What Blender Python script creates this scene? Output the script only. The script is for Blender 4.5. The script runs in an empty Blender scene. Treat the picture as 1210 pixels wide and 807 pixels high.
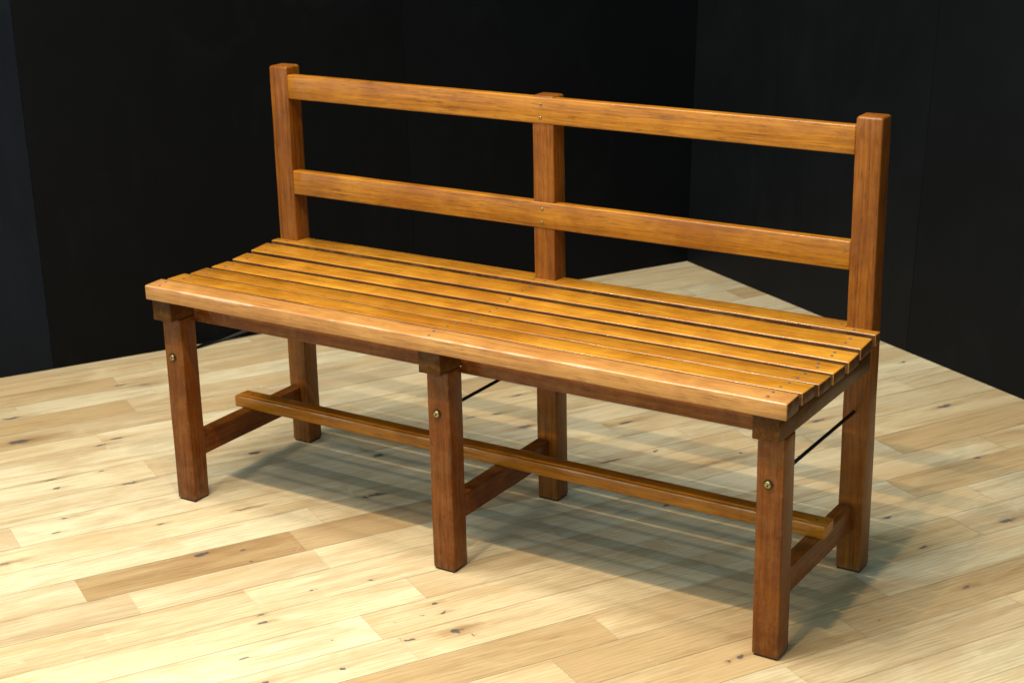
import bpy, bmesh, math, random
from mathutils import Vector, Matrix

sc = bpy.context.scene
col = sc.collection
R = math.radians

# ------------------------------------------------------------------ camera
cam_d = bpy.data.cameras.new('camera')
cam = bpy.data.objects.new('camera', cam_d)
col.objects.link(cam)
yaw, pit, rol = 0.5708, 0.3207, -0.0211
fw = Vector((-math.sin(yaw) * math.cos(pit), math.cos(yaw) * math.cos(pit), -math.sin(pit)))
rt = Vector((math.cos(yaw), math.sin(yaw), 0))
up = rt.cross(fw)
rt, up = rt * math.cos(rol) + up * math.sin(rol), up * math.cos(rol) - rt * math.sin(rol)
CAM = Vector((2.1033, -2.0778, 1.2612))
m = Matrix((rt, up, -fw)).transposed().to_4x4()
m.translation = CAM
cam.matrix_world = m
cam_d.sensor_width = 36.0
cam_d.lens = 1927.95 / 1210 * 36.0
cam_d.clip_start = 0.05
cam_d.clip_end = 100
cam_d.dof.use_dof = True
cam_d.dof.focus_distance = 2.75
cam_d.dof.aperture_fstop = 9.0
sc.camera = cam

# ------------------------------------------------------------------ world and lamps
w = bpy.data.worlds.new('World')
sc.world = w
w.use_nodes = True
bg = w.node_tree.nodes['Background']
bg.inputs[0].default_value = (0.55, 0.88, 1.0, 1)
# unseen room as ambient light: graded brighter on the left, dim towards the right
wt = w.node_tree
w_co = wt.nodes.new('ShaderNodeTexCoord')
w_sep = wt.nodes.new('ShaderNodeSeparateXYZ')
w_map = wt.nodes.new('ShaderNodeMapRange')
wt.links.new(w_co.outputs['Generated'], w_sep.inputs[0])
wt.links.new(w_sep.outputs[0], w_map.inputs[0])
for i_, v_ in ((1, -0.9), (2, 0.8), (3, 2.0), (4, 0.46)):
    w_map.inputs[i_].default_value = v_
wt.links.new(w_map.outputs[0], bg.inputs[1])


def area(name, loc, target, sx, sy, power, colr, spread=180, roll_x=None):
    d = bpy.data.lights.new(name, 'AREA')
    d.shape = 'RECTANGLE'
    d.size, d.size_y = sx, sy
    d.energy = power
    d.color = colr
    d.spread = R(spread)
    o = bpy.data.objects.new(name, d)
    z = (Vector(loc) - Vector(target)).normalized()
    x = Vector((1, 0, 0)) if roll_x is None else Vector(roll_x)
    y = z.cross(x).normalized()
    x = y.cross(z).normalized()
    mm = Matrix((x, y, z)).transposed().to_4x4()
    mm.translation = loc
    o.matrix_world = mm
    col.objects.link(o)
    return o


# row of warm ceiling spots in front of the seat, parallel to it
for lx, ly, pw in ((-0.25, -0.79, 6.4), (0.30, -0.80, 6.6), (0.70, -0.80, 10.0), (1.19, -0.81, 14.5)):
    area('ceiling_spot', (lx, ly, 2.33), (lx, ly, 0.0), 0.05, 0.03, pw, (1.0, 0.80, 0.49), 130)
# wide warm ceiling light further forward
area('soft_lamp', (-0.15, -1.62, 4.5), (0.45, 0.4, 0.0), 2.4, 1.30, 112, (1.0, 0.92, 0.74))
# added warm fill lamp nearer the bench, to brighten the floor behind it
area('soft_lamp', (0.10, -0.55, 4.5), (0.45, 1.1, 0.0), 2.2, 0.5, 130, (1.0, 0.97, 0.84))

sc.view_settings.view_transform = 'Standard'
sc.view_settings.look = 'None'
sc.view_settings.exposure = 0.0
sc.view_settings.gamma = 1.0

# ------------------------------------------------------------------ node helpers


class NT:
    def __init__(self, name):
        self.mat = bpy.data.materials.new(name)
        self.mat.use_nodes = True
        self.t = self.mat.node_tree
        self.b = self.t.nodes['Principled BSDF']

    def n(self, typ, **kw):
        nd = self.t.nodes.new(typ)
        for k, v in kw.items():
            if k.startswith('i_'):
                key = k[2:]
                key = int(key) if key.isdigit() else key.replace('_', ' ')
                self.put(nd.inputs[key], v)
            else:
                setattr(nd, k, v)
        return nd

    def put(self, sock, v):
        if isinstance(v, bpy.types.NodeSocket):
            self.t.links.new(v, sock)
        else:
            sock.default_value = v

    def math(self, op, a, b=0.0, c=None, clamp=False):
        nd = self.n('ShaderNodeMath', operation=op, use_clamp=clamp)
        self.put(nd.inputs[0], a)
        self.put(nd.inputs[1], b)
        if c is not None:
            self.put(nd.inputs[2], c)
        return nd.outputs[0]

    def vmath(self, op, a, b):
        nd = self.n('ShaderNodeVectorMath', operation=op)
        self.put(nd.inputs[0], a)
        self.put(nd.inputs[1], b)
        return nd.outputs[0]

    def mix(self, fac, a, b, blend='MIX'):
        nd = self.n('ShaderNodeMix', data_type='RGBA', blend_type=blend)
        self.put(nd.inputs[0], fac)
        self.put(nd.inputs[6], a if isinstance(a, bpy.types.NodeSocket) else (*a, 1))
        self.put(nd.inputs[7], b if isinstance(b, bpy.types.NodeSocket) else (*b, 1))
        return nd.outputs[2]

    def ramp(self, fac, stops, interp='LINEAR'):
        nd = self.n('ShaderNodeValToRGB')
        cr = nd.color_ramp
        cr.interpolation = interp
        while len(cr.elements) < len(stops):
            cr.elements.new(0.5)
        for e, (p, c) in zip(cr.elements, stops):
            e.position = p
            e.color = (c, c, c, 1) if not isinstance(c, tuple) else (*c, 1)
        self.put(nd.inputs[0], fac)
        return nd.outputs[0]

    def noise(self, vec, scale, detail=4.0, rough=0.55, dist=0.0):
        nd = self.n('ShaderNodeTexNoise')
        self.put(nd.inputs['Vector'], vec)
        nd.inputs['Scale'].default_value = scale
        nd.inputs['Detail'].default_value = detail
        nd.inputs['Roughness'].default_value = rough
        nd.inputs['Distortion'].default_value = dist
        return nd.outputs[0]

    def bump(self, h, strength, dist=0.001):
        nd = self.n('ShaderNodeBump')
        nd.inputs['Strength'].default_value = strength
        nd.inputs['Distance'].default_value = dist
        self.put(nd.inputs['Height'], h)
        self.put(self.b.inputs['Normal'], nd.outputs[0])


# ------------------------------------------------------------------ materials
def varnished_wood(name, axis, dark, mid, light, rough=0.32, seed=0.0, wear=0.5, coat=0.12, spec=0.2, edge=None):
    """Old varnished hardwood with the grain running along one local axis."""
    k = NT(name)
    tc = k.n('ShaderNodeTexCoord').outputs['Object']
    oi = k.n('ShaderNodeObjectInfo')
    rnd = oi.outputs['Random']
    off = k.n('ShaderNodeCombineXYZ', i_0=k.math('MULTIPLY', rnd, 7.3), i_1=k.math('MULTIPLY', rnd, 13.1),
              i_2=k.math('MULTIPLY_ADD', rnd, 5.7, seed)).outputs[0]
    p = k.vmath('ADD', tc, off)
    sl, sf = 0.045, 1.0
    st = [sf, sf, sf]
    st[axis] = sl
    pg = k.vmath('MULTIPLY', p, tuple(st))
    g1 = k.noise(pg, 190, 5, 0.62, 0.4)        # fine fibre
    g2 = k.noise(pg, 48, 4, 0.6, 1.2)          # broad bands
    st2 = [sf, sf, sf]
    st2[axis] = 0.022
    st4 = [sf, sf, sf]
    st4[axis] = 0.07
    g3 = k.noise(k.vmath('MULTIPLY', p, tuple(st4)), 400, 3, 0.6)   # short dark pores
    bl = k.noise(p, 9, 4, 0.6, 0.5)            # blotches
    fine = k.noise(p, 60, 3, 0.6)
    st3 = [sf, sf, sf]
    st3[axis] = 0.11
    fig = k.n('ShaderNodeTexWave', wave_type='RINGS', rings_direction='XYZ'[axis], wave_profile='SIN')
    k.put(fig.inputs['Vector'], k.vmath('ADD', k.vmath('MULTIPLY', p, tuple(st3)), (0.31, 0.23, 0.27)))
    fig.inputs['Scale'].default_value = 46
    fig.inputs['Distortion'].default_value = 5.0
    fig.inputs['Detail'].default_value = 3
    fig.inputs['Detail Scale'].default_value = 1.2
    g5 = k.noise(k.vmath('MULTIPLY', p, tuple(st2)), 330, 4, 0.7)
    f = k.math('ADD', k.math('MULTIPLY_ADD', g1, 0.34, k.math('MULTIPLY', g5, 0.26)),
               k.math('ADD', k.math('MULTIPLY_ADD', g2, 0.16, k.math('MULTIPLY', fig.outputs[0], 0.035)), k.math('MULTIPLY', bl, 0.30)))
    c = k.ramp(f, [(0.39, dark), (0.53, mid), (0.68, light)])
    tone = k.math('MULTIPLY', k.n('ShaderNodeSeparateColor', i_0=oi.outputs['Color']).outputs[0], k.math('MULTIPLY_ADD', rnd, 0.14, 0.93))
    tonec = k.n('ShaderNodeCombineColor', i_0=tone, i_1=k.math('POWER', tone, 1.15), i_2=k.math('POWER', tone, 1.3)).outputs[0]
    c = k.mix(1.0, c, tonec, 'MULTIPLY')
    pores = k.ramp(g3, [(0.35, 1.0), (0.43, 0.0)])
    c = k.mix(k.math('MULTIPLY', pores, 0.45), c, tuple(0.35 * x for x in dark))
    # the old varnish has darkened to red-brown in patches
    patch = k.ramp(k.noise(k.vmath('ADD', p, (3.1, 1.7, 9.2)), 5.5, 5, 0.62, 0.8), [(0.47, 0.0), (0.66, 1.0)])
    c = k.mix(k.math('MULTIPLY', patch, 0.55), c, tuple(a * 0.62 + b * 0.38 * q for a, b, q in zip(dark, mid, (1.0, 0.75, 0.6))))
    # small dents and stains
    spots = k.ramp(k.noise(p, 75, 2, 0.5, 0.6), [(0.70, 0.0), (0.76, 1.0)])
    c = k.mix(k.math('MULTIPLY', spots, 0.5 * wear), c, tuple(0.3 * x for x in dark))
    # varnish worn to bare pale wood at the arrises
    geo = k.n('ShaderNodeNewGeometry').outputs['Pointiness']
    ed = k.ramp(geo, [(0.515, 0.0), (0.57, 1.0)])
    edn = k.ramp(k.noise(p, 38, 4, 0.7), [(0.47, 0.0), (0.62, 1.0)])
    ed = k.math('MULTIPLY', ed, k.math('MULTIPLY', edn, 0.65 * wear))
    c = k.mix(ed, c, (0.34, 0.17, 0.065))
    if edge:
        # the arris that people's legs rub: varnish gone along an irregular line
        xyz = k.n('ShaderNodeSeparateXYZ', i_0=tc)
        dy = k.math('SUBTRACT', xyz.outputs[1], edge[0])
        dz = k.math('SUBTRACT', xyz.outputs[2], edge[1])
        dist = k.math('SQRT', k.math('ADD', k.math('MULTIPLY', dy, dy), k.math('MULTIPLY', dz, dz)))
        wn = k.noise(k.vmath('MULTIPLY', p, (0.5, 1.0, 1.0)), 55, 5, 0.7)
        wide = k.math('MULTIPLY', k.ramp(k.noise(p, 7, 3, 0.6), [(0.35, 0.15), (0.62, 1.0)]), k.math('MULTIPLY', wn, edge[2]))
        worn = k.math('MULTIPLY', k.math('SUBTRACT', wide, dist), 500, clamp=True)
        c = k.mix(k.math('MULTIPLY', worn, 0.7), c, (0.56, 0.37, 0.26))
    k.put(k.b.inputs['Base Color'], c)
    r = k.math('ADD', k.math('MULTIPLY', fine, 0.18), k.math('MULTIPLY_ADD', bl, 0.16, rough - 0.17))
    k.put(k.b.inputs['Roughness'], r)
    k.b.inputs['Specular IOR Level'].default_value = spec
    k.b.inputs['Coat Weight'].default_value = coat
    k.b.inputs['Coat Roughness'].default_value = 0.11
    k.bump(k.math('ADD', k.math('MULTIPLY', g1, 0.6), k.math('ADD', k.math('MULTIPLY', g3, 0.5), k.math('MULTIPLY', fine, 0.8))), 0.22, 0.0012)
    return k.mat


SEAT = dict(dark=(0.17, 0.055, 0.004), mid=(0.40, 0.155, 0.011), light=(0.57, 0.265, 0.024))
RAIL = dict(dark=(0.14, 0.043, 0.003), mid=(0.33, 0.112, 0.006), light=(0.47, 0.190, 0.014))
LONG = dict(dark=(0.14, 0.040, 0.002), mid=(0.36, 0.115, 0.006), light=(0.50, 0.18, 0.012))
POST = dict(dark=(0.075, 0.020, 0.002), mid=(0.195, 0.055, 0.004), light=(0.30, 0.097, 0.008))
LEG = dict(dark=(0.055, 0.013, 0.001), mid=(0.140, 0.034, 0.002), light=(0.215, 0.062, 0.004))
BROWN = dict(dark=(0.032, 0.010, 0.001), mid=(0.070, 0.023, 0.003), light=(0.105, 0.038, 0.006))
m_slat = varnished_wood('varnished_slat_wood', 0, **SEAT, rough=0.28, spec=0.35, coat=0.4)
m_slat_edge = varnished_wood('dark_slat_edge_wood', 0, (0.030, 0.011, 0.004), (0.075, 0.027, 0.007), (0.13, 0.05, 0.012), rough=0.45)  # darker wood colour for the slat ends and gap-side edges
m_front = varnished_wood('varnished_front_slat_wood', 0, (0.22, 0.085, 0.020), (0.40, 0.175, 0.045), (0.53, 0.265, 0.080), rough=0.34, wear=0.9, spec=0.35, coat=0.25, edge=(-0.0312, 0.4334, 0.009))
m_rail = varnished_wood('varnished_rail_wood', 0, **RAIL, rough=0.32, coat=0.3)
m_apron = varnished_wood('varnished_apron_wood', 0, **LEG, rough=0.4)
m_leg = varnished_wood('varnished_leg_wood', 2, **LEG, rough=0.36, wear=0.8)
m_post = varnished_wood('varnished_post_wood', 2, **POST, rough=0.36)
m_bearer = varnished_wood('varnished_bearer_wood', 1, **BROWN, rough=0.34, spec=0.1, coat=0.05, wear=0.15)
m_cross = varnished_wood('varnished_cross_stretcher_wood', 1, **LEG, rough=0.4)
m_long = varnished_wood('varnished_long_stretcher_wood', 0, **LONG, rough=0.34, coat=0.2, edge=(0.1957, 0.1441, 0.005))


def metal(name, c, rough, mtl=1.0):
    k = NT(name)
    tc = k.n('ShaderNodeTexCoord').outputs['Object']
    nz = k.noise(tc, 420, 3, 0.6)
    k.put(k.b.inputs['Base Color'], k.mix(k.ramp(nz, [(0.4, 0.0), (0.62, 1.0)]), c, tuple(0.4 * x for x in c)))
    k.b.inputs['Metallic'].default_value = mtl
    k.put(k.b.inputs['Roughness'], k.math('MULTIPLY_ADD', nz, 0.25, rough - 0.1))
    return k.mat


m_brass = metal('aged_brass', (0.50, 0.36, 0.13), 0.36)
m_iron = metal('black_iron', (0.012, 0.011, 0.011), 0.5, 0.6)
m_recess = metal('dark_washer', (0.05, 0.035, 0.025), 0.5, 0.5)
m_steel = metal('dull_steel', (0.17, 0.15, 0.13), 0.5, 0.3)
m_rubber = metal('dark_foot_pad', (0.012, 0.010, 0.009), 0.7, 0.0)
m_cable = metal('black_cable_rubber', (0.004, 0.004, 0.005), 0.7, 0.0)


def floor_material(knots):
    k = NT('oak_planks')
    tc = k.n('ShaderNodeTexCoord').outputs['Object']
    sepx = k.n('ShaderNodeSeparateXYZ', i_0=tc)
    att = k.n('ShaderNodeAttribute', attribute_name='plank')      # r = tone, g = seed, b = warmth
    sep = k.n('ShaderNodeSeparateColor', i_0=att.outputs['Color'])
    tone, seed, warm = sep.outputs[0], sep.outputs[1], sep.outputs[2]
    off = k.n('ShaderNodeCombineXYZ', i_0=k.math('MULTIPLY', seed, 19.0), i_1=k.math('MULTIPLY', seed, 7.0), i_2=k.math('MULTIPLY', seed, 31.0)).outputs[0]
    p = k.vmath('ADD', tc, off)
    pg = k.vmath('MULTIPLY', p, (0.10, 1.0, 1.0))
    big = k.noise(pg, 16, 4, 0.55, 1.6)                           # cathedral figure
    rings = k.n('ShaderNodeTexWave', wave_type='BANDS', bands_direction='Y', wave_profile='SAW')
    k.put(rings.inputs['Vector'], k.vmath('MULTIPLY', p, (0.16, 1.0, 1.0)))
    rings.inputs['Scale'].default_value = 34
    rings.inputs['Distortion'].default_value = 9
    rings.inputs['Detail'].default_value = 3
    rings.inputs['Detail Scale'].default_value = 0.7
    fine = k.noise(k.vmath('MULTIPLY', p, (0.06, 1.0, 1.0)), 260, 5, 0.65)
    blot = k.noise(k.vmath('MULTIPLY', p, (0.45, 1.0, 1.0)), 9, 4, 0.6, 0.8)
    c = k.mix(tone, (0.270, 0.158, 0.064), (0.63, 0.545, 0.385))
    c = k.mix(k.math('MULTIPLY', warm, 0.38), c, (0.50, 0.335, 0.155))
    c = k.mix(k.math('MULTIPLY', k.ramp(big, [(0.47, 0.0), (0.64, 1.0)]), 0.48), c, (0.62, 0.49, 0.36), 'MULTIPLY')
    c = k.mix(k.math('MULTIPLY', k.ramp(rings.outputs[0], [(0.55, 0.0), (1.0, 1.0)]), 0.38), c, (0.60, 0.49, 0.37), 'MULTIPLY')
    c = k.mix(k.math('MULTIPLY', k.ramp(fine, [(0.47, 0.0), (0.66, 1.0)]), 0.46), c, (0.60, 0.49, 0.38), 'MULTIPLY')
    c = k.mix(k.math('MULTIPLY', k.ramp(blot, [(0.49, 0.0), (0.68, 1.0)]), 0.55), c, (0.42, 0.275, 0.14))
    c = k.mix(k.math('MULTIPLY', k.ramp(blot, [(0.28, 1.0), (0.45, 0.0)]), k.math('MULTIPLY', tone, 0.4)), c, (0.80, 0.68, 0.47))
    # knots, each where the photograph has it: long in the grain, brown halo, blue-black filled centre
    warp = k.n('ShaderNodeTexNoise')
    k.put(warp.inputs['Vector'], tc)
    warp.inputs['Scale'].default_value = 70
    warp.inputs['Detail'].default_value = 3
    wv = k.n('ShaderNodeVectorMath', operation='MULTIPLY_ADD')
    k.put(wv.inputs[0], warp.outputs['Color'])
    wv.inputs[1].default_value = (0.030, 0.012, 0)
    k.put(wv.inputs[2], k.vmath('ADD', tc, (-0.015, -0.006, 0)))
    halo = core = None
    pos = wv.outputs[0]
    for (u, v, ru, rv, h, cc) in knots:
        d = k.n('ShaderNodeVectorMath', operation='LENGTH')
        k.put(d.inputs[0], k.vmath('MULTIPLY', k.vmath('SUBTRACT', pos, (u, v, 0)), (1 / ru, 1 / rv, 0)))
        b = k.math('MULTIPLY', k.math('SUBTRACT', 1.3, d.outputs['Value'], clamp=True), 3.5 * cc, clamp=True)
        core = b if core is None else k.math('MAXIMUM', core, b)
        if h > 0:
            d2 = k.n('ShaderNodeVectorMath', operation='LENGTH')
            k.put(d2.inputs[0], k.vmath('MULTIPLY', k.vmath('SUBTRACT', pos, (u + ru * 0.8, v, 0)), (0.22 / ru, 0.42 / rv, 0)))
            a = k.math('MULTIPLY', k.math('SUBTRACT', 1.15, d2.outputs['Value'], clamp=True), h)
            halo = a if halo is None else k.math('MAXIMUM', halo, a)
        # carry the position on through the finished value, so that the knots are worked out one after another
        nx = k.n('ShaderNodeVectorMath', operation='MULTIPLY_ADD')
        k.put(nx.inputs[0], core)
        nx.inputs[1].default_value = (1e-7, 1e-7, 0)
        k.put(nx.inputs[2], pos)
        pos = nx.outputs[0]
        if h > 0:
            ny = k.n('ShaderNodeVectorMath', operation='MULTIPLY_ADD')
            k.put(ny.inputs[0], halo)
            ny.inputs[1].default_value = (1e-7, 1e-7, 0)
            k.put(ny.inputs[2], pos)
            pos = ny.outputs[0]
    halo = k.math('MULTIPLY', halo, k.math('MULTIPLY_ADD', fine, 0.9, 0.45), clamp=True)
    c = k.mix(halo, c, (0.23, 0.125, 0.050))
    c = k.mix(k.math('MULTIPLY', core, k.math('MULTIPLY_ADD', big, 0.5, 0.55), clamp=True), c, (0.045, 0.048, 0.066))
    # tiny random pin knots and flecks
    vo = k.n('ShaderNodeTexVoronoi', feature='F1')
    k.put(vo.inputs['Vector'], k.vmath('MULTIPLY', p, (0.6, 1.0, 0.0)))
    vo.inputs['Scale'].default_value = 11
    k.put(vo.inputs['Randomness'], 1.0)
    pin = k.math('MULTIPLY', k.math('LESS_THAN', vo.outputs['Distance'], 0.018), k.ramp(blot, [(0.50, 0.0), (0.56, 1.0)]))
    c = k.mix(k.math('MULTIPLY', pin, 0.7), c, (0.05, 0.045, 0.05))
    # pale scuffs
    sc1 = k.noise(k.vmath('MULTIPLY', tc, (1.0, 0.35, 1.0)), 34, 6, 0.72, 0.9)
    c = k.mix(k.math('MULTIPLY', k.ramp(sc1, [(0.62, 0.0), (0.72, 1.0)]), 0.12), c, (0.82, 0.74, 0.58))
    k.put(k.b.inputs['Base Color'], c)
    k.put(k.b.inputs['Roughness'], k.math('ADD', k.math('MULTIPLY', fine, 0.12), k.math('MULTIPLY_ADD', sc1, 0.25, 0.34)))
    k.b.inputs['Specular IOR Level'].default_value = 0.35
    k.bump(k.math('ADD', fine, k.math('MULTIPLY', sc1, 0.4)), 0.12, 0.0008)
    return k.mat


def panel_material(name, base, rough, seed):
    k = NT(name)
    tc = k.n('ShaderNodeTexCoord').outputs['Object']
    p = k.vmath('ADD', tc, (seed, seed * 1.7, seed * 0.6))
    gr = k.noise(k.vmath('MULTIPLY', p, (1.0, 1.0, 0.06)), 46, 5, 0.6, 1.5)
    bl = k.noise(p, 3.2, 4, 0.6, 0.6)
    c = k.mix(k.ramp(gr, [(0.35, 0.0), (0.7, 1.0)]), tuple(x * 0.88 for x in base), tuple(x * 1.12 for x in base))
    c = k.mix(k.math('MULTIPLY', k.ramp(bl, [(0.45, 0.0), (0.7, 1.0)]), 0.5), c, tuple(x * 1.5 for x in base))
    vo = k.n('ShaderNodeTexNoise')
    k.put(vo.inputs['Vector'], k.vmath('MULTIPLY', p, (1.0, 1.0, 0.8)))
    vo.inputs['Scale'].default_value = 26
    vo.inputs['Detail'].default_value = 6
    vo.inputs['Roughness'].default_value = 0.75
    sp = k.ramp(vo.outputs[0], [(0.715, 0.0), (0.75, 1.0)])
    c = k.mix(k.math('MULTIPLY', sp, 0.45), c, (0.11, 0.11, 0.11))
    rub = k.noise(k.vmath('MULTIPLY', p, (1.0, 1.0, 0.55)), 5.5, 6, 0.68, 1.2)
    c = k.mix(k.math('MULTIPLY', k.ramp(rub, [(0.56, 0.0), (0.78, 1.0)]), 0.14), c, (0.016, 0.017, 0.019))
    k.put(k.b.inputs['Base Color'], c)
    k.put(k.b.inputs['Roughness'], k.math('MULTIPLY_ADD', bl, 0.2, rough - 0.1))
    k.b.inputs['Specular IOR Level'].default_value = 0.12
    k.bump(gr, 0.10, 0.0010)
    return k.mat


# ------------------------------------------------------------------ mesh helpers
def link(name, bm, mat, parent=None, loc=None, smooth=False):
    me = bpy.data.meshes.new(name)
    bmesh.ops.recalc_face_normals(bm, faces=bm.faces)
    bm.to_mesh(me)
    bm.free()
    if mat:
        me.materials.append(mat)
    if smooth:
        for pl in me.polygons:
            pl.use_smooth = True
    o = bpy.data.objects.new(name, me)
    col.objects.link(o)
    if parent:
        o.parent = parent
    if loc:
        o.location = loc
    return o


def bevel_edges(bm, edges, r, seg=3):
    bmesh.ops.bevel(bm, geom=list(edges), offset=r, segments=seg, profile=0.5, affect='EDGES', clamp_overlap=True)


def prism(profile, axis, a, b):
    """Extrude a closed 2-D profile along one axis from a to b.  axis 0: profile = (y, z); 1: (x, z); 2: (x, y)."""
    bm = bmesh.new()

    def pt(q, t):
        return {0: (t, q[0], q[1]), 1: (q[0], t, q[1]), 2: (q[0], q[1], t)}[axis]
    lo = [bm.verts.new(pt(q, a)) for q in profile]
    hi = [bm.verts.new(pt(q, b)) for q in profile]
    n = len(profile)
    bm.faces.new(lo)
    bm.faces.new(hi)
    for i in range(n):
        bm.faces.new((lo[i], lo[(i + 1) % n], hi[(i + 1) % n], hi[i]))
    bmesh.ops.recalc_face_normals(bm, faces=bm.faces)
    return bm


def box(x0, x1, y0, y1, z0, z1):
    return prism([(x0, y0), (x1, y0), (x1, y1), (x0, y1)], 2, z0, z1)


def subdivide_long(bm, axis, step):
    """Cut the mesh across the given axis so that the worn edges can wobble."""
    vs = [v.co[axis] for v in bm.verts]
    lo, hi = min(vs), max(vs)
    n = int((hi - lo) / step)
    for i in range(1, n):
        t = lo + (hi - lo) * i / n
        co = [0, 0, 0]
        no = [0, 0, 0]
        co[axis] = t
        no[axis] = 1
        bmesh.ops.bisect_plane(bm, geom=list(bm.verts) + list(bm.edges) + list(bm.faces), plane_co=co, plane_no=no)


def wobble(bm, seed, amp, freq=9.0):
    from mathutils import noise as mn
    for v in bm.verts:
        q = v.co * freq + Vector((seed * 3.1, seed * 1.7, seed))
        v.co += Vector((mn.noise(q), mn.noise(q + Vector((11, 3, 7))), mn.noise(q + Vector((5, 17, 2))))) * amp


def timber(name, bm, mat, parent, r=0.0022, seg=3, axis=None, seed=0, amp=0.0004, step=0.05):
    bevel_edges(bm, [e for e in bm.edges if e.calc_face_angle(0) > 0.5], r, seg)
    if axis is not None:
        subdivide_long(bm, axis, step)
        wobble(bm, seed, amp)
    o = link(name, bm, mat, parent, smooth=True)
    o.data.set_sharp_from_angle(angle=R(50))
    return o


def disc_cyl(r, h, n=20, dome=0.0):
    """Short cylinder on z = 0 with an optional domed top."""
    bm = bmesh.new()
    rings = [(r, 0), (r, h)]
    if dome:
        for i in range(1, 5):
            a = i / 5 * math.pi / 2
            rings.append((r * math.cos(a), h + dome * math.sin(a)))
    vs = []
    for (rr, z) in rings:
        vs.append([bm.verts.new((rr * math.cos(2 * math.pi * j / n), rr * math.sin(2 * math.pi * j / n), z)) for j in range(n)])
    for a, b in zip(vs, vs[1:]):
        for j in range(n):
            bm.faces.new((a[j], a[(j + 1) % n], b[(j + 1) % n], b[j]))
    bm.faces.new(vs[0])
    if dome:
        t = bm.verts.new((0, 0, rings[-1][1] + dome * 0.05))
        for j in range(n):
            bm.faces.new((vs[-1][j], vs[-1][(j + 1) % n], t))
    else:
        bm.faces.new(vs[-1])
    return bm


def tube(pts, r, n=10):
    bm = bmesh.new()
    pts = [Vector(p) for p in pts]
    rings = []
    for i, p in enumerate(pts):
        t = (pts[min(i + 1, len(pts) - 1)] - pts[max(i - 1, 0)]).normalized()
        a = t.cross(Vector((0.31, 0.17, 1))).normalized()
        b = t.cross(a)
        rings.append([bm.verts.new(p + (a * math.cos(2 * math.pi * j / n) + b * math.sin(2 * math.pi * j / n)) * r) for j in range(n)])
    for a, b in zip(rings, rings[1:]):
        for j in range(n):
            bm.faces.new((a[j], a[(j + 1) % n], b[(j + 1) % n], b[j]))
    bm.faces.new(rings[0])
    bm.faces.new(rings[-1])
    return bm


def tag(o, label, cat, group=None):
    o['label'] = label
    o['category'] = cat
    if group:
        o['group'] = group


# ------------------------------------------------------------------ the floor
ANG = R(60.1)
EV = Vector((math.cos(ANG), math.sin(ANG), 0))
NV = Vector((-math.sin(ANG), math.cos(ANG), 0))
U_WALL, V_WALL = 1.760, 0.893          # the two walls stand on these plank-space lines
rng = random.Random(7)

edges_v = [0.93, 0.845, 0.762, 0.680, 0.597, 0.511, 0.422, 0.323, 0.223, 0.127, 0.030, -0.068, -0.1647, -0.2489, -0.342, -0.429,
           -0.528, -0.615, -0.708, -0.7975, -0.894, -0.9915, -1.083]
while edges_v[-1] > -4.2:
    edges_v.append(edges_v[-1] - 0.092)
# known butt joints per row (row index -> [(u, tone to the right of it)])
known = {
    3: [(-0.168, .70), (0.129, .80)], 4: [(-0.9, .22), (0.06, .62)], 5: [(-0.9, .42), (0.36, .60)], 8: [(-0.52, .95), (-0.007, .72)],
    9: [(-0.8, .80), (0.4, .62)], 10: [(-0.313, .84), (0.62, .66)], 11: [(-1.0, .92), (0.30, .80), (0.9, .60)], 12: [(-0.8, .86), (0.2, .74), (1.018, .66)],
    13: [(-1.0, .72), (-0.26, .16), (0.133, .32), (0.62, .66), (1.12, .55)], 14: [(-0.75, .55), (-0.192, .78), (0.142, .93), (0.80, .60), (1.22, .62)],
    15: [(-0.8, .72), (-0.017, .92), (0.55, .72), (1.335, .20)], 16: [(-0.6, .95), (0.24, .66), (0.86, .62), (1.53, .35)],
    17: [(-0.4, .98), (0.12, .80), (0.70, .70), (1.215, .25)], 18: [(-0.5, .90), (0.143, .80), (0.72, .52), (1.33, .55)],
    19: [(-0.45, .26), (0.446, .48), (0.82, .34), (1.204, .58)], 20: [(-0.3, .66), (0.32, .24), (0.905, .62), (1.44, .64)],
    21: [(-0.2, .60), (0.35, .34), (0.787, .22), (1.5, .48)], 22: [(0.02, .62), (0.62, .45), (1.073, .68)],
}
bm = bmesh.new()
lay = bm.loops.layers.float_color.new('plank')
GAP = 0.0005


def quad(u0, u1, v0, v1, z, colr):
    f = bm.faces.new([bm.verts.new((u, v, z)) for (u, v) in ((u0, v0), (u1, v0), (u1, v1), (u0, v1))])
    for lp in f.loops:
        lp[lay] = colr


for i in range(len(edges_v) - 1):
    v1, v0 = edges_v[i], edges_v[i + 1]
    js = list(known.get(i, []))
    if not js:
        js = [(rng.uniform(-0.4, 0.1), rng.uniform(.45, .95))]
    left = js[0][0]
    while left > -4:
        left -= rng.uniform(0.45, 1.1)
        js.insert(0, (left, rng.choice([.3, .55, .65, .7, .8, .85, .9])))
    right = js[-1][0]
    while True:
        right += rng.uniform(0.45, 1.0)
        if right > 1.7:
            break
        js.append((right, rng.choice([.3, .5, .6, .65, .7, .75])))
    js.append((1.84, 0))
    for (ua, tn), (ub, _) in zip(js, js[1:]):
        quad(ua + GAP, ub - GAP, v0 + GAP, v1 - GAP, 0.0, (tn, rng.random(), (rng.random() if tn > .5 else rng.uniform(.4, .9)) * (1.0 if i < 18 else 1.15), 1))
quad(-5, 1.84, edges_v[-1], 0.93, -0.0006, (0.85, 0.5, 0.2, 1))    # pale filler in the joints


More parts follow.
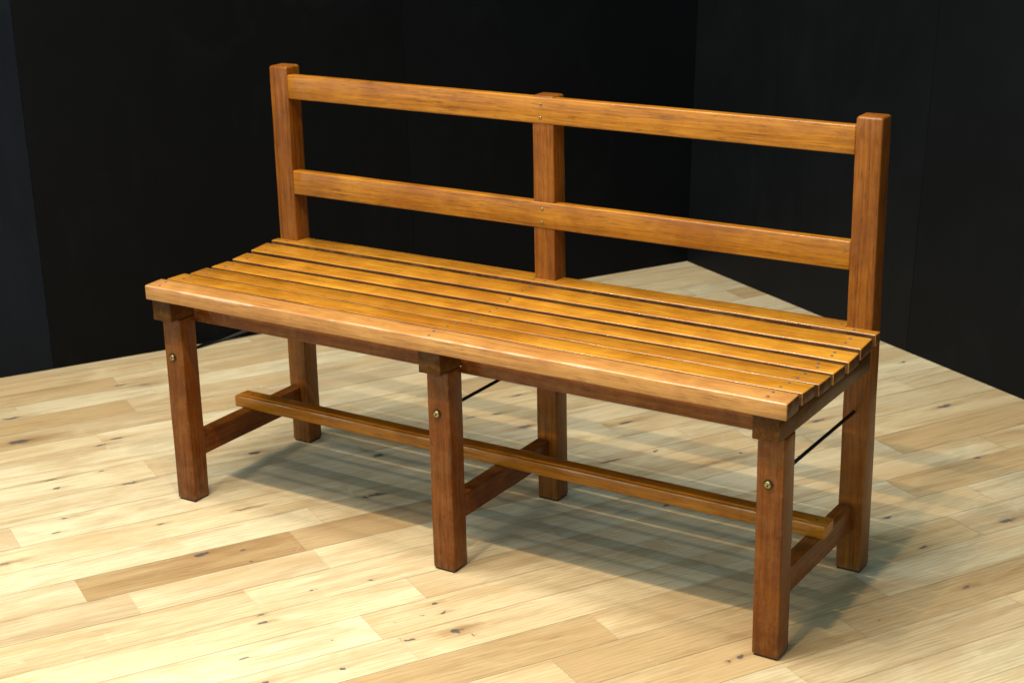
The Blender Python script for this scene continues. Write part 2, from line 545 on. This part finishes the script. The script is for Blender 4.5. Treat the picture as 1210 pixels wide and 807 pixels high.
def pix(u, v, z=0.0):
    """Where the sight line through a photo pixel meets the plane at height z."""
    d = fw + rt * ((u - 605) / 1927.95) + up * ((403.5 - v) / 1927.95)
    return CAM + d * ((z - CAM.z) / d.z)


K = []
for (px, py, ru, rv, h, cc) in [
    (68, 629, 8, 3, .5, .7), (77, 612, 13, 2.5, .5, .6), (191, 619, 8, 3, .6, .8), (237, 655, 22, 8, 1, .75), (286, 650, 8, 4, .6, .7), (297, 663, 6, 3, .4, .7),
    (288, 778, 14, 3, .4, .8), (5, 666, 16, 5, .8, .2), (290, 601, 26, 3, .8, .6), (438, 685, 10, 4, .3, .4), (369, 697, 5, 3, 0, .6),
    (309, 726, 7, 4, .5, .7), (311, 735, 12, 5, .7, .7), (513, 713, 9, 4, .5, .7), (524, 723, 9, 4, .5, .6), (538, 745, 18, 11, .9, .7), (561, 749, 5, 6, .2, .5),
    (483, 756, 7, 5, .2, 1), (472, 755, 3, 2, 0, .8), (406, 790, 9, 5, .2, 1), (312, 806, 14, 5, .4, .8), (469, 735, 3, 2, 0, .6), (497, 727, 3, 2, 0, .6),
    (876, 775, 12, 5, .8, .6), (861, 781, 6, 4, .6, .8), (1091, 646, 9, 4, .5, .8), (1050, 611, 15, 4, .5, .8), (1142, 693, 14, 6, .9, .3), (1038, 732, 4, 3, .2, .5),
    (1116, 480, 22, 6, .7, .6), (1154, 541, 10, 3, .7, .4), (965, 497, 24, 5, .7, .4), (23, 522, 28, 11, 1, .5), (138, 518, 18, 4, .4, .8), (119, 526, 12, 4, .5, .5),
    (121, 556, 6, 3.5, .3, .9), (67, 577, 11, 5, .4, .8), (152, 571, 24, 4, .7, .6), (15, 494, 22, 5, .5, .6), (143, 455, 16, 3, .6, .4), (61, 567, 16, 4, .6, .3),
    (447, 584, 22, 6, .6, .9), (432, 587, 8, 6, .5, 1), (447, 538, 11, 7, .5, .9), (739, 499, 22, 6, .7, .6), (774, 533, 8, 4, .3, .7), (875, 535, 8, 4, .2, .8),
    (720, 545, 30, 3, .3, .8), (787, 597, 14, 5, .4, .7), (301, 535, 15, 8, .8, .9), (612, 467, 20, 5, .6, .4), (557, 493, 16, 3, .4, .6), (587, 489, 14, 5, .6, .5),
    (621, 504, 26, 8, .8, .4), (1066, 428, 8, 4, .2, .7), (840, 548, 40, 6, .8, .1), (332, 477, 18, 5, .5, .3), (170, 455, 20, 10, .7, .1), (1190, 615, 26, 8, .6, .3)]:
    P = pix(px, py)
    mpp = (P - CAM).length / 1927.95           # metres per photo pixel
    K.append((P.dot(EV), P.dot(NV), ru * mpp * 0.40, rv * mpp * 0.50, h, cc))
floor = link('floor', bm, floor_material(K))
floor.rotation_euler = (0, 0, ANG)
floor['kind'] = 'structure'


# ------------------------------------------------------------------ black partition panels
def wall_panel(label, along, fixed, a0, a1, lean, mat, skew0=0.0, skew1=0.0, z1=2.5, thick=0.02):
    """A painted board standing on the floor.  along='u' runs with the planks, 'v' across them.  lean = metres back per metre up."""
    back = NV if along == 'u' else EV
    run = EV if along == 'u' else NV
    base = back * fixed + run * a0
    bm = bmesh.new()
    L = a1 - a0
    for t in (0, thick):
        for (r0, z, s) in ((0, 0.001, 0), (L, 0.001, 0), (L, z1, skew1), (0, z1, skew0)):
            p = run * (r0 + s * z) + back * (t + lean * z) + Vector((0, 0, z))
            bm.verts.new(p)
    bm.verts.ensure_lookup_table()
    v = bm.verts
    for q in ((0, 1, 2, 3), (7, 6, 5, 4), (0, 4, 5, 1), (1, 5, 6, 2), (2, 6, 7, 3), (3, 7, 4, 0)):
        bm.faces.new([v[i] for i in q])
    bmesh.ops.recalc_face_normals(bm, faces=bm.faces)
    bevel_edges(bm, bm.edges, 0.0005, 2)
    o = link('room_divider', bm, mat)
    o.location = base
    tag(o, label, 'room divider', 'black room divider boards behind the bench')
    return o


u1 = pix(62, 434).dot(EV)
u2 = pix(491, 362.5).dot(EV)
v3 = pix(1072, 415).dot(NV)
pm = [panel_material('black_paint_' + n, b, r, s) for n, b, r, s in (
    ('sheen_tint', (0.0042, 0.0058, 0.0098), 0.5, 1.0), ('grainy', (0.0008, 0.0009, 0.0014), 0.6, 4.0), ('plain', (0.0012, 0.0014, 0.0021), 0.6, 9.0),  # first board: lamp sheen put into the base colour as a bluer tint
    ('satin', (0.0039, 0.0043, 0.0051), 0.5, 14.0), ('matt', (0.0028, 0.0031, 0.0038), 0.58, 21.0))]
wall_panel('black board with a faint blue sheen at the left edge, left of the wood-grained board', 'u', V_WALL, -2.2, u1 - 0.0006, 0.022, pm[0])
wall_panel('wide black board with faint upright wood grain behind the left end of the bench', 'u', V_WALL, u1 + 0.0006, u2 - 0.0006, 0.022, pm[1])
wall_panel('plain black board behind the middle of the backrest, left of the room corner', 'u', V_WALL, u2 + 0.0006, 1.90, 0.022, pm[2])
wall_panel('lighter charcoal board right of the room corner, behind the right bench post', 'v', U_WALL, v3 + 0.0006, 0.99, 0.047, pm[3])
wall_panel('matt black board at the right edge, standing on bare floor clear of the bench', 'v', U_WALL, -3.2, v3 - 0.0006, 0.047, pm[4])

# ------------------------------------------------------------------ the bench
L, W, D = 1.1962, 0.0436, 0.0415
bench = bpy.data.objects.new('bench', None)
col.objects.link(bench)
tag(bench, 'long varnished brown wooden bench with slatted seat and two-rail back on plank floor', 'bench')
XS = [0.0, L / 2, L]

front_legs = []
for i, x in enumerate(XS):
    bm = box(x, x + W, 0.0, D, 0.0028, 0.3655)
    leg = timber('front_leg', bm, m_leg, bench, 0.0030, 3, 2, 10 + i, 0.0007, 0.02)
    bm = box(x + 0.003, x + W - 0.003, 0.003, D - 0.003, 0.0, 0.0035)
    link('foot_pad', bm, m_rubber, leg)
    # bolt through the leg: washer in a dark recess, domed brass head
    bx, bz = x + W * 0.45, 0.2897
    bm = disc_cyl(0.0080, 0.0012, 24)
    bmesh.ops.rotate(bm, verts=bm.verts, matrix=Matrix.Rotation(R(90), 3, 'X'))
    wsh = link('washer', bm, m_recess, leg, (bx, -0.0002, bz))
    bm = disc_cyl(0.0058, 0.0018, 24, 0.0024)
    bmesh.ops.rotate(bm, verts=bm.verts, matrix=Matrix.Rotation(R(90), 3, 'X'))
    link('bolt_head', bm, m_brass, leg, (bx, -0.0012, bz), smooth=True)
    bm = disc_cyl(0.0019, 0.0006, 6)
    bmesh.ops.rotate(bm, verts=bm.verts, matrix=Matrix.Rotation(R(90), 3, 'X'))
    link('bolt_socket', bm, m_recess, leg, (bx + 0.0006, -0.0050, bz - 0.0004))
    front_legs.append(leg)

# rear posts: leg and back post in one length
PY0, PY1 = 0.3452, 0.3855
for i, x in enumerate(XS):
    top = 0.768 if i == 1 else 0.7803
    yo = 0.0014 if i == 1 else 0.0
    bm = box(x, x + W, PY0 + yo, PY1, 0.0028, top)
    te = [e for e in bm.edges if all(v.co.z > 0.7 for v in e.verts)]
    bevel_edges(bm, te, 0.0045, 4)
    post = timber('rear_post', bm, m_post, bench, 0.0026, 3, 2, 20 + i, 0.0007, 0.025)
    bm = box(x + 0.002, x + W - 0.002, PY0 + 0.003, PY1 - 0.003, 0.0, 0.0035)
    link('foot_pad', bm, m_rubber, post)

# curved seat bearers lying on the front legs and running back to the posts
curve = [(-0.0215, 0.4060), (0.014, 0.4062), (0.026, 0.4105), (0.05, 0.4108), (0.072, 0.4098), (0.088, 0.4064), (0.135, 0.4060), (0.147, 0.4050),
         (0.20, 0.4048), (0.207, 0.4050), (0.25, 0.4078), (0.263, 0.4100), (0.31, 0.4140), (0.325, 0.4150), (0.3449, 0.4150)]
for i, x in enumerate(XS):
    prof = curve + [(0.3449, 0.366), (-0.0215, 0.366)]
    bm = prism(prof, 0, x, x + W)
    timber('seat_bearer', bm, m_bearer, bench, 0.0018, 2)

# long front apron, in two lengths butted against the middle bearer
bm = box(W, L / 2, 0.0385, 0.0565, 0.3535, 0.4045)
timber('front_apron', bm, m_apron, bench, 0.0016, 2, 0, 31, 0.0004)
bm = box(L / 2 + W, L, 0.0385, 0.0565, 0.3535, 0.4045)
timber('front_apron', bm, m_apron, bench, 0.0016, 2, 0, 32, 0.0004)

# seat slats
SX0, SX1 = -0.0048, 1.2546
slats = [(-0.0315, 0.4338, 0.0130, 0.4352, 0.0270), (0.0253, 0.4318, 0.0730, 0.4306, 0.0200), (0.0862, 0.4266, 0.1325, 0.4266, 0.0200),
         (0.1449, 0.4255, 0.1920, 0.4252, 0.0200), (0.2047, 0.4255, 0.2485, 0.4282, 0.0200), (0.2601, 0.4298, 0.3100, 0.4338, 0.0200)]
rs = random.Random(3)
TONE = [0.98, 0.90, 0.84, 1.06, 1.08, 0.80]


def darken_edges(o, front):
    """Give the ends, and the long edges inside the gaps, a darker wood colour."""
    o.data.materials.append(m_slat_edge)
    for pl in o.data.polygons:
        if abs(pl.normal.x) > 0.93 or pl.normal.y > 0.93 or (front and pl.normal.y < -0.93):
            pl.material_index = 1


for i, (y0, z0, y1, z1, t) in enumerate(slats):
    bm = prism([(y0, z0), (y1, z1), (y1, z1 - t), (y0, z0 - t)], 0, SX0 + rs.uniform(-.001, .001), SX1 + rs.uniform(-.001, .001))
    s = timber('seat_slat', bm, m_front if i == 0 else m_slat, bench, 0.0026 if i == 0 else 0.0024, 3, 0, 40 + i, 0.0007, 0.03)
    darken_edges(s, i > 0)
    s.color = (TONE[i],) * 3 + (1,)
    for x in XS:
        for q in (0.27, 0.70):
            qq = q + rs.uniform(-0.06, 0.06)
            bm = disc_cyl(0.0027, 0.0007, 14)
            link('screw', bm, m_steel, s, (x + W * 0.5 + rs.uniform(-0.004, 0.004), y0 + (y1 - y0) * qq, z0 + (z1 - z0) * qq - 0.0001))
# rearmost slat, notched round the three posts
ys, yb, yn = 0.3232, 0.3740, PY0 - 0.0006
prof = [(SX0, ys), (SX1, ys), (SX1, yn), (L - 0.0006, yn), (L - 0.0006, yb), (L / 2 + W + 0.0006, yb), (L / 2 + W + 0.0006, yn + 0.0014),
        (L / 2 - 0.0006, yn + 0.0014), (L / 2 - 0.0006, yb), (W + 0.0006, yb), (W + 0.0006, yn), (SX0, yn)]
bm = prism(prof, 2, 0.4153, 0.4355)
s = timber('seat_slat', bm, m_slat, bench, 0.0022, 3)
darken_edges(s, True)
s.color = (0.95, 0.95, 0.95, 1)
for (x, y) in [(W * 0.6, 0.333), (L / 2 + 0.006, 0.3335), (L / 2 + 0.03, 0.3335), (L + W * 0.4, 0.333), (L - 0.012, 0.352)]:
    link('screw', disc_cyl(0.0027, 0.0007, 14), m_steel, s, (x, y, 0.4354))

# back rails
for (z0, z1, sd) in ((0.7187, 0.7650, 50), (0.5299, 0.5774, 51)):
    bm = box(W - 0.0001, L + 0.0001, PY0 - 0.0004, PY0 + 0.0195, z0, z1)
    rail = timber('back_rail', bm, m_rail, bench, 0.0026, 3, 0, sd, 0.0004, 0.04)
    for (dx, fz) in ((0.0195, 0.74), (0.0185, 0.22)):
        bm = disc_cyl(0.0028, 0.0006, 14, 0.0006)
        bmesh.ops.rotate(bm, verts=bm.verts, matrix=Matrix.Rotation(R(90), 3, 'X'))
        link('screw', bm, m_brass, rail, (L / 2 + dx, PY0 - 0.0003, z0 + (z1 - z0) * fz), smooth=True)

# lower frame: cross stretchers and the long stretcher resting on them
for i, x in enumerate(XS):
    bm = box(x + 0.0008, x + 0.0268, D, PY0 + (0.0014 if i == 1 else 0), 0.0775, 0.1218)
    timber('cross_stretcher', bm, m_cross, bench, 0.0022, 3, 1, 60 + i, 0.0005)
bm = box(-0.0162, 1.2317, 0.1951, 0.2343, 0.1219, 0.1447)
ls = timber('long_stretcher', bm, m_long, bench, 0.0022, 3, 0, 70, 0.0006, 0.03)
for x in (0.013, L / 2 + 0.013, L + 0.013):
    link('screw', disc_cyl(0.0028, 0.0006, 14), m_steel, ls, (x, 0.216, 0.1446))

# iron tie rods between each front leg and its rear post
for i, x in enumerate(XS):
    bx = x + W * 0.45
    link('tie_rod', tube([(bx, D - 0.002, 0.2897), (bx, PY0 + 0.004, 0.2897)], 0.0030, 14), m_iron, bench, smooth=True)

# ------------------------------------------------------------------ black cable at the wall foot
pts2 = [(206, 416), (222, 412.8), (236, 409.5), (250, 405), (262, 400.5)]
pts = []
for (px, py) in pts2:
    P = pix(px, py, 0.004)
    lim = V_WALL - 0.006
    if P.dot(NV) > lim:
        P -= NV * (P.dot(NV) - lim)
    pts.append(P)
dir_ = EV
last = pts[-1]
for i in range(1, 7):
    pts.append(last + dir_ * (0.022 * i) + Vector((0, 0, 0.0042 * i)) + NV * (0.0009 * i * 0.1))
cab = link('black_cable', tube(pts, 0.004, 10), m_cable, smooth=True)
tag(cab, 'thin black cable lying on the floor at the board foot, behind the left front leg', 'cable')
